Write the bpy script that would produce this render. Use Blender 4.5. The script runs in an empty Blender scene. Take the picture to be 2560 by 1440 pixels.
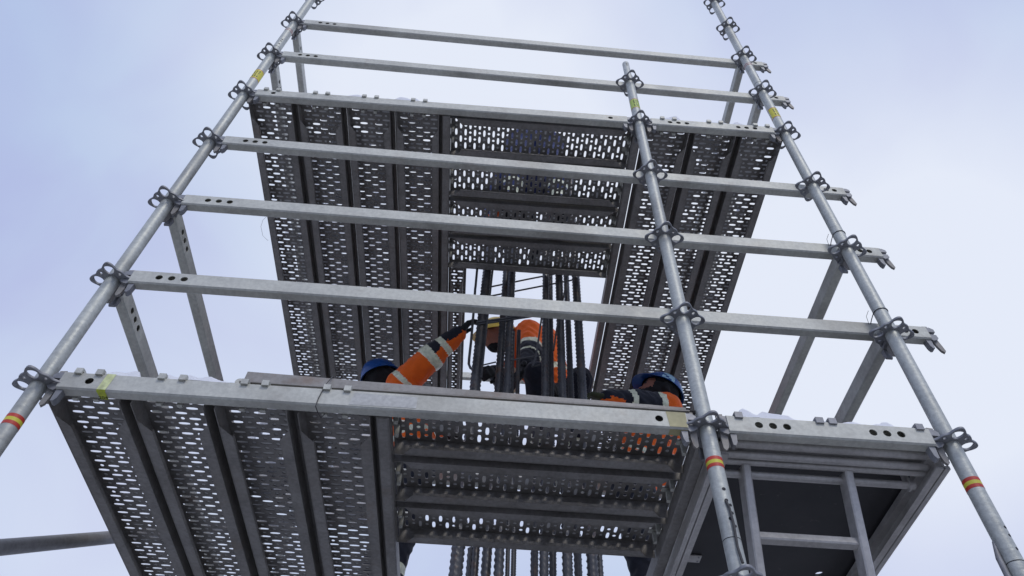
import bpy, math, random
import numpy as np
from mathutils import Vector, Matrix
random.seed(7)
S = bpy.context.scene
COL = S.collection
PI = math.pi

# ---------------------------------------------------------------- camera
cam = bpy.data.objects.new('camera', bpy.data.cameras.new('camera'))
COL.objects.link(cam)
Rm = Matrix(((0.9974414560744822, -0.06872836577173581, -0.019671132208475207),
             (-0.0657650959314202, -0.7742910953680073, -0.6294030916598221),
             (0.02802666339662846, 0.6290864100997238, -0.7768299651575589)))
cam.matrix_world = Matrix.Translation((1.337884, -1.728453, -1.522731)) @ Rm.to_4x4()
cam.data.sensor_width = 36.0
cam.data.lens = 1886.858 / 2560 * 36.0
cam.data.clip_start = 0.05
cam.data.clip_end = 2000
S.camera = cam

# ---------------------------------------------------------------- world, sun, exposure
SUN = Vector((0.22, -0.62, 0.74)).normalized()      # veiled sun, high behind the camera
W = bpy.data.worlds.new('World'); S.world = W; W.use_nodes = True
nt = W.node_tree; N = nt.nodes; Lk = nt.links
for n in list(N): N.remove(n)
def wmath(op, a, b=None, c=None, clamp=False):
    q = N.new('ShaderNodeMath'); q.operation = op; q.use_clamp = clamp
    for k, v_ in enumerate((a, b, c)):
        if v_ is None: continue
        if isinstance(v_, (int, float)): q.inputs[k].default_value = v_
        else: Lk.new(v_, q.inputs[k])
    return q.outputs[0]
def wmix(f, a, b):
    q = N.new('ShaderNodeMix'); q.data_type = 'RGBA'
    for k, v_ in ((0, f), (6, a), (7, b)):
        if isinstance(v_, (int, float, tuple)): q.inputs[k].default_value = v_
        else: Lk.new(v_, q.inputs[k])
    return q.outputs[2]
out = N.new('ShaderNodeOutputWorld'); bg = N.new('ShaderNodeBackground')
sky = N.new('ShaderNodeTexSky'); sky.sky_type = 'NISHITA'; sky.sun_disc = False
sky.sun_elevation = math.asin(SUN.z); sky.sun_rotation = math.atan2(SUN.x, SUN.y)
sky.air_density = 1.0; sky.dust_density = 0.4; sky.ozone_density = 1.5
tc = N.new('ShaderNodeTexCoord')
def wnoise(scale, loc, detail=4.0):
    mp = N.new('ShaderNodeMapping'); mp.inputs['Location'].default_value = loc
    nz = N.new('ShaderNodeTexNoise'); nz.inputs['Scale'].default_value = scale; nz.inputs['Detail'].default_value = detail
    nz.inputs['Roughness'].default_value = 0.45; nz.inputs['Distortion'].default_value = 0.6
    Lk.new(tc.outputs['Generated'], mp.inputs['Vector']); Lk.new(mp.outputs['Vector'], nz.inputs['Vector'])
    return nz.outputs['Fac']
n1 = wnoise(1.6, (0.35, 1.2, 0.55)); n2 = wnoise(4.5, (2.1, 0.3, 1.7), 5.0)
# thin cloud: broad pale banks on a lavender-blue veil
banks = None
for (u, v_), p_, st in (((1130, 190), 26, 0.85), ((2250, 930), 20, 0.85), ((2560, 520), 26, 0.34), ((1300, 780), 14, 0.42), ((150, 1300), 30, 0.40), ((650, 420), 40, 0.12)):
    d_ = (Rm @ Vector(((u - 1280) / 1886.858, -(v_ - 720) / 1886.858, -1))).normalized()
    dt = N.new('ShaderNodeVectorMath'); dt.operation = 'DOT_PRODUCT'; dt.inputs[1].default_value = d_
    Lk.new(tc.outputs['Generated'], dt.inputs[0])
    b_ = wmath('MULTIPLY', wmath('POWER', wmath('MAXIMUM', dt.outputs['Value'], 0.0), float(p_)), st)
    banks = b_ if banks is None else wmath('ADD', banks, b_)
mod = wmath('ADD', wmath('MULTIPLY', n1, 0.75), wmath('MULTIPLY', n2, 0.55))            # about 0.65
fac = wmath('ADD', wmath('MULTIPLY', banks, wmath('ADD', mod, 0.45)), wmath('MULTIPLY_ADD', n1, 0.6, -0.36), clamp=True)
hue = wmix(wmath('MULTIPLY_ADD', n2, 3.0, -1.0, clamp=True), (4.55, 5.10, 8.05, 1), (4.95, 6.05, 8.50, 1))
cloud = wmix(fac, hue, (8.3, 8.8, 10.0, 1))
Lk.new(wmix(0.93, sky.outputs['Color'], cloud), bg.inputs['Color']); bg.inputs['Strength'].default_value = 0.1
Lk.new(bg.outputs[0], out.inputs['Surface'])

sd = bpy.data.lights.new('sun', 'SUN'); sd.energy = 1.05; sd.angle = math.radians(22); sd.color = (1.0, 0.96, 0.9)
so = bpy.data.objects.new('sun', sd); COL.objects.link(so)
so.rotation_euler = SUN.to_track_quat('Z', 'Y').to_euler()
S.view_settings.view_transform = 'Standard'; S.view_settings.look = 'None'
S.view_settings.exposure = 0.0; S.view_settings.gamma = 1.0; S.view_settings.use_curve_mapping = False

# ---------------------------------------------------------------- materials
def new_mat(name):
    m = bpy.data.materials.new(name); m.use_nodes = True
    return m, m.node_tree.nodes, m.node_tree.links, m.node_tree.nodes['Principled BSDF']

def noise(n, l, vec, scale, detail=4, rough=0.6):
    t = n.new('ShaderNodeTexNoise'); t.inputs['Scale'].default_value = scale
    t.inputs['Detail'].default_value = detail; t.inputs['Roughness'].default_value = rough
    l.new(vec, t.inputs['Vector']); return t.outputs['Fac']

def ramp(n, l, fac, stops):
    r = n.new('ShaderNodeValToRGB'); r.color_ramp.elements[0].position = stops[0][0]; r.color_ramp.elements[-1].position = stops[-1][0]
    r.color_ramp.elements[0].color = stops[0][1]; r.color_ramp.elements[-1].color = stops[-1][1]
    for p, c in stops[1:-1]:
        q = r.color_ramp.elements.new(p); q.color = c
    l.new(fac, r.inputs['Fac']); return r.outputs['Color']

def mixc(n, l, fac, a, b, mode='MIX'):
    x = n.new('ShaderNodeMix'); x.data_type = 'RGBA'; x.blend_type = mode
    for i, v in ((0, fac), (6, a), (7, b)):
        if isinstance(v, (int, float)): x.inputs[i].default_value = v
        elif isinstance(v, tuple): x.inputs[i].default_value = v
        else: l.new(v, x.inputs[i])
    return x.outputs[2]

def g(v, a=1): return (v, v, v, a)

def coords(n, l, rand=True):
    t = n.new('ShaderNodeTexCoord')
    if not rand: return t.outputs['Object']
    oi = n.new('ShaderNodeObjectInfo'); m = n.new('ShaderNodeVectorMath'); m.operation = 'MULTIPLY_ADD'
    cb = n.new('ShaderNodeCombineXYZ'); l.new(oi.outputs['Random'], cb.inputs[0]); l.new(oi.outputs['Random'], cb.inputs[1])
    m.inputs[1].default_value = (37, 91, 0); l.new(cb.outputs[0], m.inputs[0]); l.new(t.outputs['Object'], m.inputs[2])
    return m.outputs[0]

def metal(name, dark, light, rust=0.0, rough=0.5, metallic=0.35, tint=(1, 1, 1), scale=1.0, bump=0.06, dirt=0.35, ripple=0.0):
    m, n, l, b = new_mat(name); v = coords(n, l)
    f1 = noise(n, l, v, 9 * scale, 5, 0.65); f2 = noise(n, l, v, 70 * scale, 3, 0.6); f3 = noise(n, l, v, 2.6 * scale, 4, 0.55)
    T = lambda k: (k * tint[0], k * tint[1], k * tint[2], 1)
    c = ramp(n, l, f1, [(0.3, T(dark)), (0.7, T(light))])
    c = mixc(n, l, 0.28, c, ramp(n, l, f2, [(0.35, T(dark * 0.85)), (0.65, T(light * 1.1))]))
    d = ramp(n, l, f3, [(0.5, g(0)), (0.72, g(dirt))])
    c = mixc(n, l, d, c, (0.17, 0.15, 0.125, 1))
    if rust:
        f4 = noise(n, l, v, 6.5 * scale, 6, 0.7)
        rr = ramp(n, l, f4, [(0.62 - 0.08 * rust, g(0)), (0.78, g(min(1, rust)))])
        c = mixc(n, l, rr, c, (0.20, 0.10, 0.045, 1))
    l.new(c, b.inputs['Base Color'])
    r = ramp(n, l, f1, [(0.3, g(rough - 0.1)), (0.7, g(rough + 0.12))]); l.new(r, b.inputs['Roughness'])
    b.inputs['Metallic'].default_value = metallic
    bp = n.new('ShaderNodeBump'); bp.inputs['Strength'].default_value = bump; bp.inputs['Distance'].default_value = 0.004
    rp_ = n.new('ShaderNodeMath'); rp_.operation = 'MULTIPLY_ADD'; rp_.inputs[1].default_value = ripple
    mpv = n.new('ShaderNodeMapping'); mpv.inputs['Scale'].default_value = (0.55, 0.55, 1.6); l.new(v, mpv.inputs['Vector'])
    l.new(noise(n, l, mpv.outputs[0], 34 * scale, 3, 0.5), rp_.inputs[0]); l.new(f2, rp_.inputs[2])
    l.new(rp_.outputs[0], bp.inputs['Height']); l.new(bp.outputs[0], b.inputs['Normal'])
    return m

def fabric(name, col, var=0.25, rough=0.9, scale=1.0, bump=0.35):
    m, n, l, b = new_mat(name); v = coords(n, l)
    f = noise(n, l, v, 26 * scale, 4, 0.6); f2 = noise(n, l, v, 420, 2, 0.5)
    c = ramp(n, l, f, [(0.3, tuple(k * (1 - var) for k in col) + (1,)), (0.7, tuple(min(1, k * (1 + var * 0.6)) for k in col) + (1,))])
    l.new(c, b.inputs['Base Color']); b.inputs['Roughness'].default_value = rough
    b.inputs['Sheen Weight'].default_value = 0.15
    ad = n.new('ShaderNodeMath'); ad.operation = 'MULTIPLY_ADD'; ad.inputs[1].default_value = 0.15; l.new(f2, ad.inputs[0]); l.new(f, ad.inputs[2])
    bp = n.new('ShaderNodeBump'); bp.inputs['Strength'].default_value = bump; bp.inputs['Distance'].default_value = 0.012
    l.new(ad.outputs[0], bp.inputs['Height']); l.new(bp.outputs[0], b.inputs['Normal'])
    return m

def plain(name, col, rough=0.5, metallic=0.0, var=0.12, scale=20):
    m, n, l, b = new_mat(name); v = coords(n, l); f = noise(n, l, v, scale, 4, 0.6)
    c = ramp(n, l, f, [(0.3, tuple(k * (1 - var) for k in col) + (1,)), (0.7, tuple(min(1, k * (1 + var)) for k in col) + (1,))])
    l.new(c, b.inputs['Base Color']); b.inputs['Roughness'].default_value = rough; b.inputs['Metallic'].default_value = metallic
    return m

M = {}
M['tube'] = metal('galvanised tube', 0.40, 0.60, rust=0.10, rough=0.50, metallic=0.25, tint=(1.0, 1.03, 0.95), dirt=0.45, bump=0.22, ripple=2.5)
M['ledger'] = metal('galvanised ledger', 0.46, 0.66, rust=0.35, rough=0.60, metallic=0.2, tint=(1.03, 1.03, 0.92), dirt=0.45, bump=0.10, ripple=1.0)
M['cast'] = metal('weathered forged steel', 0.22, 0.36, rust=0.25, rough=0.55, metallic=0.4, tint=(0.98, 1.0, 1.05))
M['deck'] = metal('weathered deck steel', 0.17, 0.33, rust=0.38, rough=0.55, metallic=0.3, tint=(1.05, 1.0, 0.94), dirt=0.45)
M['angle'] = metal('weathered angle steel', 0.20, 0.34, rust=0.7, rough=0.6, metallic=0.2, tint=(1.05, 1.0, 0.93), dirt=0.6)
M['oldtube'] = metal('dull weathered tube', 0.20, 0.34, rust=0.3, rough=0.6, metallic=0.25, tint=(1.03, 1.0, 0.97), dirt=0.6, bump=0.2, ripple=2.0)
M['alu'] = metal('scuffed aluminium', 0.46, 0.64, rust=0.0, rough=0.45, metallic=0.4, tint=(1.0, 0.97, 0.93), dirt=0.5)
M['wedge'] = metal('rusty wedge steel', 0.22, 0.36, rust=0.9, rough=0.6, metallic=0.3, tint=(1.05, 1.0, 0.92))
M['rebar'] = metal('dark mill scale rebar', 0.05, 0.12, rust=0.85, rough=0.40, metallic=0.35, tint=(1.0, 0.99, 1.02), dirt=0.1, scale=2)
M['wire'] = metal('binding wire', 0.05, 0.09, rust=0.4, rough=0.6, metallic=0.3)
M['hole'] = plain('dark tube interior', (0.03, 0.03, 0.034), 0.8)
M['yellow'] = plain('yellow sticker', (0.68, 0.62, 0.06), 0.5)
M['lime'] = plain('lime sticker', (0.50, 0.62, 0.12), 0.5)
M['red'] = plain('red sticker', (0.55, 0.05, 0.03), 0.5)
M['ink'] = plain('sticker ink', (0.04, 0.04, 0.03), 0.6)
M['tape'] = plain('faded lime tape', (0.66, 0.70, 0.36), 0.6, var=0.25, scale=60)
M['tape_new'] = plain('lime tape', (0.55, 0.62, 0.06), 0.6, var=0.2, scale=60)
M['olive'] = plain('faded yellow paint', (0.42, 0.38, 0.20), 0.55, var=0.2)
M['orange'] = fabric('orange work cloth', (1.0, 0.150, 0.008), 0.10)
M['navy'] = fabric('navy work cloth', (0.010, 0.012, 0.022), 0.3)
M['blue_trouser'] = fabric('blue work cloth', (0.018, 0.03, 0.12), 0.3)
M['black'] = fabric('black knit', (0.008, 0.008, 0.010), 0.3)
M['skin'] = plain('skin', (0.35, 0.15, 0.10), 0.55)
M['glove'] = fabric('dark glove', (0.016, 0.018, 0.020), 0.3)
M['green_glove'] = fabric('olive glove', (0.05, 0.055, 0.022), 0.4)
M['reflect'] = plain('reflective strip', (0.80, 0.84, 0.60), 0.4, var=0.25, scale=45)
M['helm_blue'] = plain('blue helmet shell', (0.010, 0.075, 0.28), 0.3, var=0.1)
M['helm_yellow'] = plain('yellow helmet shell', (0.85, 0.58, 0.07), 0.35, var=0.1)
M['helm_in'] = plain('helmet lining', (0.01, 0.01, 0.012), 0.8)
M['decal'] = plain('pale helmet decal', (0.35, 0.55, 0.65), 0.4, var=0.35, scale=30)
# plywood, dark film faced
m, n, l, b = new_mat('film faced plywood'); v = coords(n, l)
f = noise(n, l, v, 3.5, 6, 0.65); f2 = noise(n, l, v, 40, 3, 0.6)
c = ramp(n, l, f, [(0.35, (0.022, 0.022, 0.025, 1)), (0.75, (0.042, 0.040, 0.042, 1))])
c = mixc(n, l, ramp(n, l, f2, [(0.66, g(0)), (0.75, g(0.5))]), c, (0.12, 0.11, 0.10, 1))
l.new(c, b.inputs['Base Color']); b.inputs['Roughness'].default_value = 0.6; M['ply'] = m
# snow
m, n, l, b = new_mat('snow'); v = coords(n, l, False)
b.inputs['Base Color'].default_value = (0.82, 0.83, 0.86, 1); b.inputs['Roughness'].default_value = 0.7
bp = n.new('ShaderNodeBump'); bp.inputs['Strength'].default_value = 0.5; bp.inputs['Distance'].default_value = 0.006
l.new(noise(n, l, v, 120, 4, 0.7), bp.inputs['Height']); l.new(bp.outputs[0], b.inputs['Normal']); M['snow'] = m
m, n, l, b = new_mat('thin ice snow'); n.remove(b)
o_ = n['Material Output']; df = n.new('ShaderNodeBsdfDiffuse'); tr = n.new('ShaderNodeBsdfTranslucent'); ms = n.new('ShaderNodeMixShader')
df.inputs[0].default_value = (0.8, 0.8, 0.8, 1); tr.inputs[0].default_value = (0.42, 0.42, 0.42, 1); ms.inputs[0].default_value = 0.6
l.new(df.outputs[0], ms.inputs[1]); l.new(tr.outputs[0], ms.inputs[2]); l.new(ms.outputs[0], o_.inputs['Surface']); M['thin'] = m
# muddy ground under patchy snow
m, n, l, b = new_mat('snowy ground'); v = coords(n, l, False)
f = noise(n, l, v, 0.35, 8, 0.62); f2 = noise(n, l, v, 6, 6, 0.7)
c = ramp(n, l, f2, [(0.3, (0.045, 0.040, 0.036, 1)), (0.7, (0.10, 0.09, 0.08, 1))])
c = mixc(n, l, ramp(n, l, f, [(0.48, g(0)), (0.56, g(0.9))]), c, (0.70, 0.72, 0.75, 1))
l.new(c, b.inputs['Base Color']); b.inputs['Roughness'].default_value = 0.9; M['ground'] = m
M['concrete'] = plain('concrete', (0.30, 0.29, 0.27), 0.85, var=0.2, scale=6)

# ---------------------------------------------------------------- mesh helpers
class MB:
    def __init__(s): s.v = []; s.f = []; s.m = []
    def add(s, vs, fs, mi=0):
        o = len(s.v); s.v += [tuple(p) for p in vs]; s.f += [tuple(i + o for i in f) for f in fs]
        s.m += [mi] * len(fs) if isinstance(mi, int) else list(mi)
    def box(s, c, d, rot=None, mi=0, bev=0.0):
        x, y, z = (k / 2 for k in d); c = Vector(c)
        if bev:
            b = bev; vs = []; fs = []
            # chamfered box along x: octagon profile
            pr = [(-y + b, -z), (y - b, -z), (y, -z + b), (y, z - b), (y - b, z), (-y + b, z), (-y, z - b), (-y, -z + b)]
            for sx in (-x, x):
                vs += [(sx, p[0], p[1]) for p in pr]
            fs = [(i, (i + 1) % 8, 8 + (i + 1) % 8, 8 + i) for i in range(8)] + [tuple(range(7, -1, -1)), tuple(range(8, 16))]
        else:
            vs = [(i, j, k) for i in (-x, x) for j in (-y, y) for k in (-z, z)]
            fs = [(0, 1, 3, 2), (4, 6, 7, 5), (0, 4, 5, 1), (2, 3, 7, 6), (0, 2, 6, 4), (1, 5, 7, 3)]
        s.add([c + (rot @ Vector(p) if rot else Vector(p)) for p in vs], fs, mi)
    def tube(s, pts, r, seg=12, mi=0, cap=True):
        pts = [Vector(p) for p in pts]; rs = r if isinstance(r, (list, tuple)) else [r] * len(pts)
        rings = []; up = None
        for i, p in enumerate(pts):
            d = (pts[min(i + 1, len(pts) - 1)] - pts[max(i - 1, 0)]).normalized()
            if up is None: up = d.orthogonal().normalized()
            up = (up - d * up.dot(d)).normalized(); w = d.cross(up)
            rings.append([p + (up * math.cos(a) + w * math.sin(a)) * rs[i] for a in (2 * PI * k / seg for k in range(seg))])
        vs = [q for rg in rings for q in rg]; fs = []
        for i in range(len(pts) - 1):
            for k in range(seg):
                fs.append((i * seg + k, i * seg + (k + 1) % seg, (i + 1) * seg + (k + 1) % seg, (i + 1) * seg + k))
        if cap:
            fs.append(tuple(range(seg - 1, -1, -1))); o = (len(pts) - 1) * seg; fs.append(tuple(range(o, o + seg)))
        s.add(vs, fs, mi)
    def prism(s, poly, thick, mat, mi=0):
        # poly: 2D outline; extruded along local z by thick, then placed by 4x4 mat
        k = len(poly)
        vs = [mat @ Vector((p[0], p[1], -thick / 2)) for p in poly] + [mat @ Vector((p[0], p[1], thick / 2)) for p in poly]
        fs = [tuple(range(k - 1, -1, -1)), tuple(range(k, 2 * k))] + [(i, (i + 1) % k, k + (i + 1) % k, k + i) for i in range(k)]
        s.add(vs, fs, mi)
    def mesh(s, name, mats, smooth=False):
        me = bpy.data.meshes.new(name); me.from_pydata(s.v, [], s.f)
        for mm in mats: me.materials.append(M[mm])
        if len(mats) > 1: me.polygons.foreach_set('material_index', s.m)
        if smooth: me.polygons.foreach_set('use_smooth', [True] * len(s.f))
        me.update(); return me
    def obj(s, name, mats, parent=None, smooth=False):
        if isinstance(mats, str): mats = [mats]
        return link(name, s.mesh(name, mats, smooth), parent)

def link(name, me, parent=None, mw=None):
    o = bpy.data.objects.new(name, me); COL.objects.link(o)
    if parent: o.parent = parent
    if mw is not None: o.matrix_local = mw
    return o

def tag(o, label, cat, group=None, kind=None):
    if kind: o['kind'] = kind
    if label: o['label'] = label
    if cat: o['category'] = cat
    if group: o['group'] = group
    return o

def thing(name, label, cat, loc=(0, 0, 0), group=None, mw=None):
    o = bpy.data.objects.new(name, None); o.empty_display_size = 0.1; COL.objects.link(o)
    if mw is not None: o.matrix_world = mw
    else: o.location = loc
    return tag(o, label, cat, group)

def autosmooth(o, ang=40):
    me = o.data
    me.polygons.foreach_set('use_smooth', [True] * len(me.polygons))
    me.set_sharp_from_angle(angle=math.radians(ang))
    return o

def hole_cell(mb, x0, x1, y0, y1, a, r, fn, mi=0, rim=0.003, alongx=True, cap=None, capm=1):
    # rectangle with a stadium (half straight a, radius r) hole; fn maps (x, y, h) to 3D
    cx, cy = (x0 + x1) / 2, (y0 + y1) / 2
    t = 1 / 3
    hx, hy = (x1 - x0) / 2, (y1 - y0) / 2
    o = [(-1, -1), (-t, -1), (t, -1), (1, -1), (1, -t), (1, t), (1, 1), (t, 1), (-t, 1), (-1, 1), (-1, t), (-1, -t)]
    c4 = math.cos(PI / 4) * r; c8, s8 = math.cos(PI / 8) * r, math.sin(PI / 8) * r
    if a > 0:
        h = [(-a - c4, -c4), (-a * .5, -r), (a * .5, -r), (a + c4, -c4), (a + c8, -s8), (a + c8, s8), (a + c4, c4), (a * .5, r), (-a * .5, r), (-a - c4, c4), (-a - c8, s8), (-a - c8, -s8)]
        if not alongx: h = [(q, -p) for p, q in (h[9:] + h[:9])]
    else:
        h = [(r * math.cos(PI * 1.25 + k * PI / 6), r * math.sin(PI * 1.25 + k * PI / 6)) for k in range(12)]
    vs = [fn(cx + p * hx, cy + q * hy, 0) for p, q in o] + [fn(cx + p, cy + q, 0) for p, q in h] + [fn(cx + p, cy + q, rim) for p, q in h]
    fs = [(i, (i + 1) % 12, 12 + (i + 1) % 12, 12 + i) for i in range(12)] + [(12 + i, 12 + (i + 1) % 12, 24 + (i + 1) % 12, 24 + i) for i in range(12)]
    ms = [mi] * 24
    if cap: fs.append(tuple(range(24, 36))); ms.append(capm)
    mb.add(vs, fs, ms)

# ---------------------------------------------------------------- ground
GZ = -3.14
mb = MB(); mb.add([(-400, -400, GZ), (400, -400, GZ), (400, 400, GZ), (-400, 400, GZ)], [(0, 1, 2, 3)])
gr = mb.obj('ground', 'ground'); tag(gr, 'muddy building site ground under patchy snow', 'ground', kind='structure')

# concrete footing that carries the column bars
mb = MB(); mb.box((1.53, 1.2, GZ + 0.2), (1.1, 1.1, 0.42), bev=0.02)
tag(mb.obj('concrete_footing', 'concrete'), 'low concrete footing block under the column bars', 'footing')

# ---------------------------------------------------------------- standards (vertical posts)
def curve_plate(name, outline, holes, thick, bevel, mat):
    cu = bpy.data.curves.new(name, 'CURVE'); cu.dimensions = '2D'; cu.fill_mode = 'BOTH'; cu.extrude = thick / 2 - bevel; cu.bevel_depth = bevel; cu.bevel_resolution = 1
    for pts in [outline] + holes:
        sp = cu.splines.new('POLY'); sp.points.add(len(pts) - 1); sp.use_cyclic_u = True
        for q, p in zip(sp.points, pts): q.co = (p[0], p[1], 0, 1)
    ob = bpy.data.objects.new(name, cu); COL.objects.link(ob)
    bpy.context.view_layer.update()
    me = bpy.data.meshes.new_from_object(ob.evaluated_get(bpy.context.evaluated_depsgraph_get()))
    bpy.data.objects.remove(ob); bpy.data.curves.remove(cu)
    me.name = name; me.materials.clear(); me.materials.append(M[mat])
    return me

def rosette_mesh():
    pt = lambda r, a: (r * math.cos(a), r * math.sin(a))
    outl = []
    for k in range(96):
        a = 2 * PI * k / 96
        outl.append(pt(0.0640 + 0.0100 * math.cos(4 * a) + 0.0045 * math.cos(8 * a), a))
    holes = []
    for j in range(4):
        a0 = j * PI / 2; h = []
        for k in range(20):
            b = 2 * PI * k / 20
            rr = 0.0480 + 0.0190 * math.cos(b); ta = (0.0190 + 0.0040 * math.cos(b)) * math.sin(b)
            h.append((rr * math.cos(a0) - ta * math.sin(a0), rr * math.sin(a0) + ta * math.cos(a0)))
        holes.append(h)
        a1 = a0 + PI / 4
        holes.append([(0.0455 * math.cos(a1) + 0.0075 * math.cos(b), 0.0455 * math.sin(a1) + 0.0075 * math.sin(b)) for b in (2 * PI * k / 10 for k in range(10))])
    return curve_plate('rosette', outl, holes, 0.009, 0.0015, 'cast')
ROS = rosette_mesh(); autosmooth_mesh = None

def band(mb, z0, z1, r, mi, a0=0, a1=2 * PI, seg=28):
    full = abs(a1 - a0 - 2 * PI) < 1e-6; n_ = seg if full else seg + 1
    vs = []
    for z in (z0, z1):
        for k in range(n_):
            a = a0 + (a1 - a0) * k / seg; vs.append((r * math.cos(a), r * math.sin(a), z))
    fs = [(k, (k + 1) % n_, n_ + (k + 1) % n_, n_ + k) for k in range(seg)]
    mb.add(vs, fs, mi)

def standard(label, x, y, top, ros, stickers=(), joints=(), spigot=False, rot=0.0, group=None):
    t = thing('scaffold_standard', label, 'scaffold post', (x, y, GZ), group)
    o0 = -GZ
    mb = MB()
    ztop = top - 0.2 if spigot else top
    zs = [-0.0 + k * 0.25 for k in range(int((ztop - GZ) / 0.25) + 1)] + [ztop - GZ]
    mb.tube([(0, 0, z) for z in sorted(set(round(q, 4) for q in zs))], 0.02415, 28)
    autosmooth(mb.obj('tube', 'tube', t))
    mb = MB(); mb.box((0, 0, 0.004), (0.15, 0.15, 0.008)); mb.obj('base_plate', 'cast', t)
    if spigot:
        mb = MB(); mb.tube([(0, 0, ztop - GZ - 0.05), (0, 0, top - GZ - 0.006), (0, 0, top - GZ)], [0.0195, 0.0195, 0.0165], 24)
        autosmooth(mb.obj('spigot', 'tube', t))
        for zz in (0.035, 0.06):
            mb = MB(); mb.tube([(0, -0.0197, top - GZ - zz), (0, -0.0185, top - GZ - zz)], 0.0055, 12); mb.obj('bolt_hole', 'hole', t)
    for zr in ros:
        r = link('rosette', ROS, t, Matrix.Translation((0, 0, zr - GZ)) @ Matrix.Rotation(rot + random.uniform(-.05, .05), 4, 'Z'))
    for zj in joints:
        mb = MB(); band(mb, zj - GZ - 0.0012, zj - GZ + 0.0012, 0.0246, 0); mb.obj('joint_ring', 'hole', t)
        for k, dz in enumerate((0.035, 0.075, 0.1)):
            mb = MB(); a = -PI / 2 + 0.45
            d = Vector((math.cos(a), math.sin(a), 0)); c_ = d * 0.0236 + Vector((0, 0, zj - GZ + dz))
            mb.tube([c_, c_ + d * 0.0011], 0.0045, 12); mb.obj('bolt_hole', 'hole', t)
    for zk, kind in stickers:
        z = zk - GZ; mb = MB(); R_ = 0.02465
        if kind == 'stripe':
            band(mb, z - 0.018, z - 0.006, R_, 0); band(mb, z - 0.006, z + 0.006, R_, 1); band(mb, z + 0.006, z + 0.018, R_, 0)
            autosmooth(mb.obj('sticker', ['red', 'yellow'], t))
        elif kind == 'thin':
            band(mb, z - 0.012, z - 0.008, R_, 0); band(mb, z + 0.008, z + 0.012, R_, 0)
            autosmooth(mb.obj('sticker', ['red'], t))
        else:
            c_ = 1 if kind == 'label' else 2
            band(mb, z - 0.052, z - 0.048, R_, 0); band(mb, z + 0.048, z + 0.052, R_, 0)
            band(mb, z - 0.048, z + 0.048, R_, c_, -PI * 0.95, PI * 0.1)
            rnd = random.Random(3)
            for row in (-2.05, -1.55, -1.1):
                zz = z - 0.036
                while zz < z + 0.03:
                    w_ = rnd.uniform(0.003, 0.011)
                    band(mb, zz, zz + w_, R_ + 0.0003, 3, row, row + rnd.choice((0.12, 0.22, 0.3)), 4); zz += w_ + rnd.uniform(0.003, 0.007)
            autosmooth(mb.obj('sticker', ['red', 'yellow', 'lime', 'ink'], t))
    return t

fr = lambda a, b: [k * 0.5 for k in range(int(a * 2), int(b * 2) + 1)]
standard('galvanised front corner post away from the ladder hatch, with yellow label', 0, 0, 4.6, fr(-3, 4.5), [(-0.148, 'stripe'), (2.216, 'label'), (2.86, 'thin')], [2.6])
standard('shorter galvanised middle post ending just above the upper platform, lime label', 2.0, 0, 2.77, fr(-3, 2.5), [(-0.138, 'stripe'), (2.2, 'lime')], [-0.385], spigot=True)
standard('galvanised front corner post beside the ladder hatch, with yellow label', 2.75, 0, 5.6, fr(-3, 5.5), [(-0.152, 'stripe'), (2.217, 'label'), (2.86, 'thin')], [2.6, -0.4])
standard('rear corner post behind the lengthwise planks, away from the hatch', 0, 3.0, 3.6, fr(-3, 3.5))
standard('rear corner post on the ladder hatch side', 2.75, 3.0, 3.6, fr(-3, 3.5))

# ---------------------------------------------------------------- ledgers
LH, LD = 0.068, 0.038
def ledger_mesh(L, holes_a, holes_b, back=False, mat='ledger'):
    mb = MB(); hz, hd, bv = LH / 2, LD / 2, 0.005
    xs = sorted([x for x in holes_a] + [L - x for x in holes_b]); cw = 0.018
    def face(sy):
        fn = lambda x, z, h: (x, sy * (hd - h), z)
        cur = 0.0
        for x in xs:
            if x - cw > cur: mb.add([fn(cur, -hz + bv, 0), fn(x - cw, -hz + bv, 0), fn(x - cw, hz - bv, 0), fn(cur, hz - bv, 0)], [(0, 1, 2, 3)])
            hole_cell(mb, x - cw, x + cw, -hz + bv, hz - bv, 0, 0.0125, fn); cur = x + cw
        mb.add([fn(cur, -hz + bv, 0), fn(L, -hz + bv, 0), fn(L, hz - bv, 0), fn(cur, hz - bv, 0)], [(0, 1, 2, 3)])
    face(-1)
    if back: face(1)
    else: mb.add([(0, hd, -hz + bv), (L, hd, -hz + bv), (L, hd, hz - bv), (0, hd, hz - bv)], [(3, 2, 1, 0)])
    def strip(p, q): mb.add([(0,) + p, (L,) + p, (L,) + q, (0,) + q], [(0, 1, 2, 3)])
    a, b_ = hd, hd - bv; c, d = hz, hz - bv
    strip((-b_, -c), (-a, -d)); strip((b_, -c), (-b_, -c)); strip((a, -d), (b_, -c))
    strip((-a, d), (-b_, c)); strip((-b_, c), (b_, c)); strip((b_, c), (a, d))
    for x in (0, L):
        mb.add([(x, -b_, -c), (x, b_, -c), (x, a, -d), (x, a, d), (x, b_, c), (x, -b_, c), (x, -a, d), (x, -a, -d)], [tuple(range(8))])
    return mb.mesh('bar', [mat])

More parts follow.
